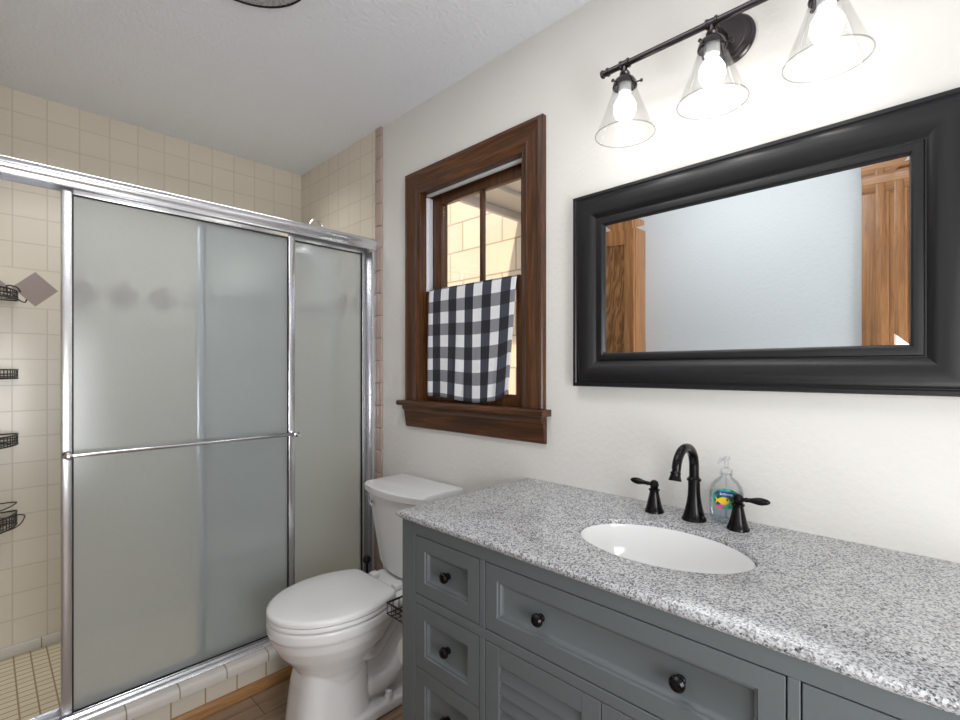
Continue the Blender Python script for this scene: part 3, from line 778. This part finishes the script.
Rv = loft(bm, [rc(W-.0025, 0), rc(W-.0105, 0), rc(W-.0100, .024)], caps=False); bm.faces.new(Rv[0]); bm.faces.new(Rv[-1][::-1])
put('mirror_glass', bm, 'mirror', mir, smooth=0)

# ------------------------------------------------------------------ vanity light
LXb, LZ, LYs = 1.225, 2.100, (.638, .411, .184)
vl = thing('vanity_light', 'bronze three-light bar with clear glass cone shades above the mirror', 'wall light', (W, .411, 2.115))
bm = B(); lathe(bm, [(.064, .0005), (.064, .006), (.060, .010), (.056, .011), (.054, .016), (.046, .020), (.043, .020), (.040, .025), (.016, .030), (.012, .032)], (W, .411, 2.115), (-1, 0, 0), 40)
put('wall_plate', bm, 'bronze2', vl, smooth=30)
bm = B(); tube(bm, [(W-.03, .411, 2.114), (LXb+.005, .411, LZ)], .008, 14); put('arm', bm, 'bronze2', vl)
bm = B(); tube(bm, [(LXb, .697, LZ), (LXb, .125, LZ)], .0085, 16)
for y, s in ((.697, 1), (.125, -1)): lathe(bm, [(.0085, -.012), (.0115, -.010), (.0115, -.006), (.009, -.004), (.009, .004), (.012, .007), (.010, .012), (.003, .014)], (LXb, y, LZ), (0, s, 0), 16)
put('bar', bm, 'bronze2', vl)
for y in LYs:
    bm = B()
    lathe(bm, [(.009, -.014), (.0125, -.013), (.0125, -.009), (.0105, -.007), (.0105, .007), (.0125, .009), (.0125, .013), (.009, .014)], (LXb, y, LZ), (0, 1, 0), 18)
    lathe(bm, [(.007, -.008), (.007, -.020), (.012, -.022), (.014, -.026), (.012, -.030), (.010, -.032), (.018, -.036), (.026, -.043), (.031, -.052), (.033, -.062), (.031, -.062), (.028, -.052), (.010, -.040)], (LXb, y, LZ), n=28)
    hd = put('lamp_holder', bm, 'bronze2', vl, smooth=30)
    for k in range(3):
        a = 2*PI*k/3+.75; dx, dy = math.cos(a), math.sin(a)
        bm = B(); lathe(bm, [(.0022, 0), (.0022, .010), (.0045, .011), (.0045, .015), (.002, .017)], (LXb+dx*.031, y+dy*.031, LZ-.057), (dx, dy, 0), 10); put('thumb_screw', bm, 'bronze2', hd)
    bm = B()
    pr = [(.028, -.050), (.030, -.066), (.034, -.080), (.050, -.125), (.066, -.165), (.0775, -.192), (.0795, -.193), (.0790, -.189), (.068, -.165), (.052, -.125), (.036, -.080), (.0315, -.066), (.0295, -.050)]
    lathe(bm, pr+[pr[0]], (LXb, y, LZ), n=48, caps=False)
    gs = put('glass_shade', bm, 'shade', vl, smooth=50)
    bm = B(); tube(bm, [(LXb+.0784*math.cos(2*PI*i/64), y+.0784*math.sin(2*PI*i/64), LZ-.1925) for i in range(64)], .0016, 8, closed=True); put('shade_rim', bm, 'rim', gs)
    bm = B(); lathe(bm, [(.016, -.042), (.0175, -.046), (.0175, -.078), (.014, -.080)], (LXb, y, LZ), n=20); put('socket', bm, 'socket', hd)
    bm = B(); lathe(bm, [(.011, -.0805), (.013, -.084), (.019, -.092), (.029, -.110), (.030, -.125), (.025, -.142), (.012, -.153), (.002, -.155)], (LXb, y, LZ), n=28)
    put('bulb', bm, 'bulb', vl, smooth=50)
    lp = light('bulb_light', 'POINT', (0, 0, 0), .36, (1, .965, .91), .03); lp.parent = vl
    lp.location = Vector((LXb, y, LZ-.185))-vl.location

# ------------------------------------------------------------------ towel over the lower sash
bm = B(); uvl = bm.loops.layers.uv.new('UVMap')
NU, NV = 56, 60
path = [(W+.058-.001, 1.585)]  # back drop, over the rail, down the front
zt = 1.612
pts = [(W+.0525, 1.590), (W+.0530, 1.600), (W+.050, 1.6115), (W+.042, 1.6135), (W+.026, 1.6135), (W+.014, 1.611), (W+.010, 1.600)]
zb = 1.148
for i in range(1, 54): pts.append((W+.0095-.002*min(1, i/6)-.004*i/53, 1.600-(1.600-zb)*i/53))
ln = [0]
for a, b in zip(pts, pts[1:]): ln.append(ln[-1]+math.hypot(a[0]-b[0], a[1]-b[1]))
grid = []
Y0, Y1 = 1.632, 1.136
for iu in range(NU+1):
    u = iu/NU; row = []
    for k, (x, z) in enumerate(pts):
        s = max(0, (ln[k]-ln[6]))/(ln[-1]-ln[6]); 
        y = Y0+(Y1-Y0)*u - 0
        y += (.010 if u > .5 else -.010)*s*abs(u-.5)*2 * (2.8 if u > .5 else .2)
        wv = .004*math.sin(u*19+1)*s + .003*math.sin(u*31+s*3)*s
        droop = .010*s*math.sin(u*PI)+ (.022*s*max(0, 1-abs(u-.98)/.10)*-1 if u > .88 else 0) - .006*s*math.sin(u*8)
        row.append((x-abs(wv)*1.2 if k > 6 else x, y, z-(droop if k > 6 else 0), u*(Y0-Y1), ln[k]))
    grid.append(row)
V = [[bm.verts.new(p[:3]) for p in r_] for r_ in grid]
for i in range(NU):
    for k in range(len(pts)-1):
        f_ = bm.faces.new((V[i][k], V[i+1][k], V[i+1][k+1], V[i][k+1]))
        for lp, (a, b) in zip(f_.loops, ((i, k), (i+1, k), (i+1, k+1), (i, k+1))): lp[uvl].uv = (grid[a][b][3], grid[a][b][4])
to = put('dish_towel', bm, 'gingham', smooth=60)
sd = to.modifiers.new('thickness', 'SOLIDIFY'); sd.thickness = .0015; sd.offset = 0
tag(to, 'black and white checked towel draped over the lower window sash', 'towel')

# ------------------------------------------------------------------ paper caddy on the vanity's side
BXc, BYc, BZc = .826, VL+.003, .548
cd = thing('wire_basket', 'black wire basket hanging on the left side of the vanity by the toilet', 'basket', (BXc, BYc, BZc))
bm = B(); L_, D_, H_ = .17, .105, .032
for zz, r_ in ((BZc+H_, .003), (BZc, .002)):
    tube(bm, [(BXc, BYc, zz), (BXc+L_, BYc, zz), (BXc+L_, BYc+D_, zz), (BXc, BYc+D_, zz), (BXc, BYc, zz)], r_, 6)
for i in range(9):
    x = BXc+L_*i/8; tube(bm, [(x, BYc, BZc+H_), (x, BYc, BZc), (x, BYc+D_, BZc), (x, BYc+D_, BZc+H_)], .0015, 5)
for i in range(6):
    y = BYc+D_*i/5; tube(bm, [(BXc, y, BZc+H_), (BXc, y, BZc), (BXc+L_, y, BZc), (BXc+L_, y, BZc+H_)], .0015, 5)
put('basket_wires', bm, 'wire', cd)
bm = B(); tube(bm, spline([(BXc+.03, BYc+.004, BZc), (BXc+.03, BYc+.006, BZc-.06), (BXc+.03, BYc+.055, BZc-.110), (BXc+.135, BYc+.055, BZc-.110)], 6), .003, 8); put('roll_holder', bm, 'wire', cd)
bm = B(); c = (BXc+.036, BYc+.056, BZc-.118)
n = 36; prr = [(.018, 0), (.046, 0), (.048, .002), (.048, .093), (.046, .095), (.018, .095)]
lathe(bm, prr+[prr[0]], c, (1, 0, 0), n, caps=False)
tag(put('toilet_paper', bm, 'paper'), 'white toilet paper roll hanging under the black wire basket', 'toilet paper')

# ------------------------------------------------------------------ ceiling fan grille
fx, fy = .512, 1.418
cf = thing('exhaust_fan', 'round grey ceiling exhaust fan grille at the top of the view', 'fan', (fx, fy, CH))
bm = B(); lathe(bm, [(.180, -.0005), (.182, -.012), (.181, -.026), (.178, -.030), (.175, -.030), (.174, -.026), (.174, -.0005)], (fx, fy, CH), n=64, caps=False); put('rim', bm, 'black', cf)
bm = B(); lathe(bm, [(.1735, -.004), (.1735, -.026), (.12, -.030), (.05, -.033), (.004, -.034)], (fx, fy, CH), n=64); put('grille', bm, 'grille', cf)

# ------------------------------------------------------------------ oak cabinet, seen in the mirror
oc = thing('oak_cabinet', 'tall oak cabinet with a recessed door panel, reflected at the left of the mirror', 'cabinet', (LX, 1.336, 0))
bm = B(); box(bm, LX+.001, -.022, 1.336, 1.90, .0, 2.11, .002)
put('cabinet_case', bm, 'oak_z', oc)
bm = B()
for a, b, c, d in ((1.340, 1.402, .02, 2.105), (1.84, 1.896, .02, 2.105)): box(bm, -.021, -.003, a, b, c, d, .002)
for c, d in ((2.015, 2.105), (.02, .12)): box(bm, -.021, -.003, 1.402, 1.84, c, d, .002)
dd = put('cabinet_door', bm, 'oak_z', oc)
put('door_panel', box(B(), -.0215, -.013, 1.402, 1.84, .12, 2.015), 'oak_panel', dd)
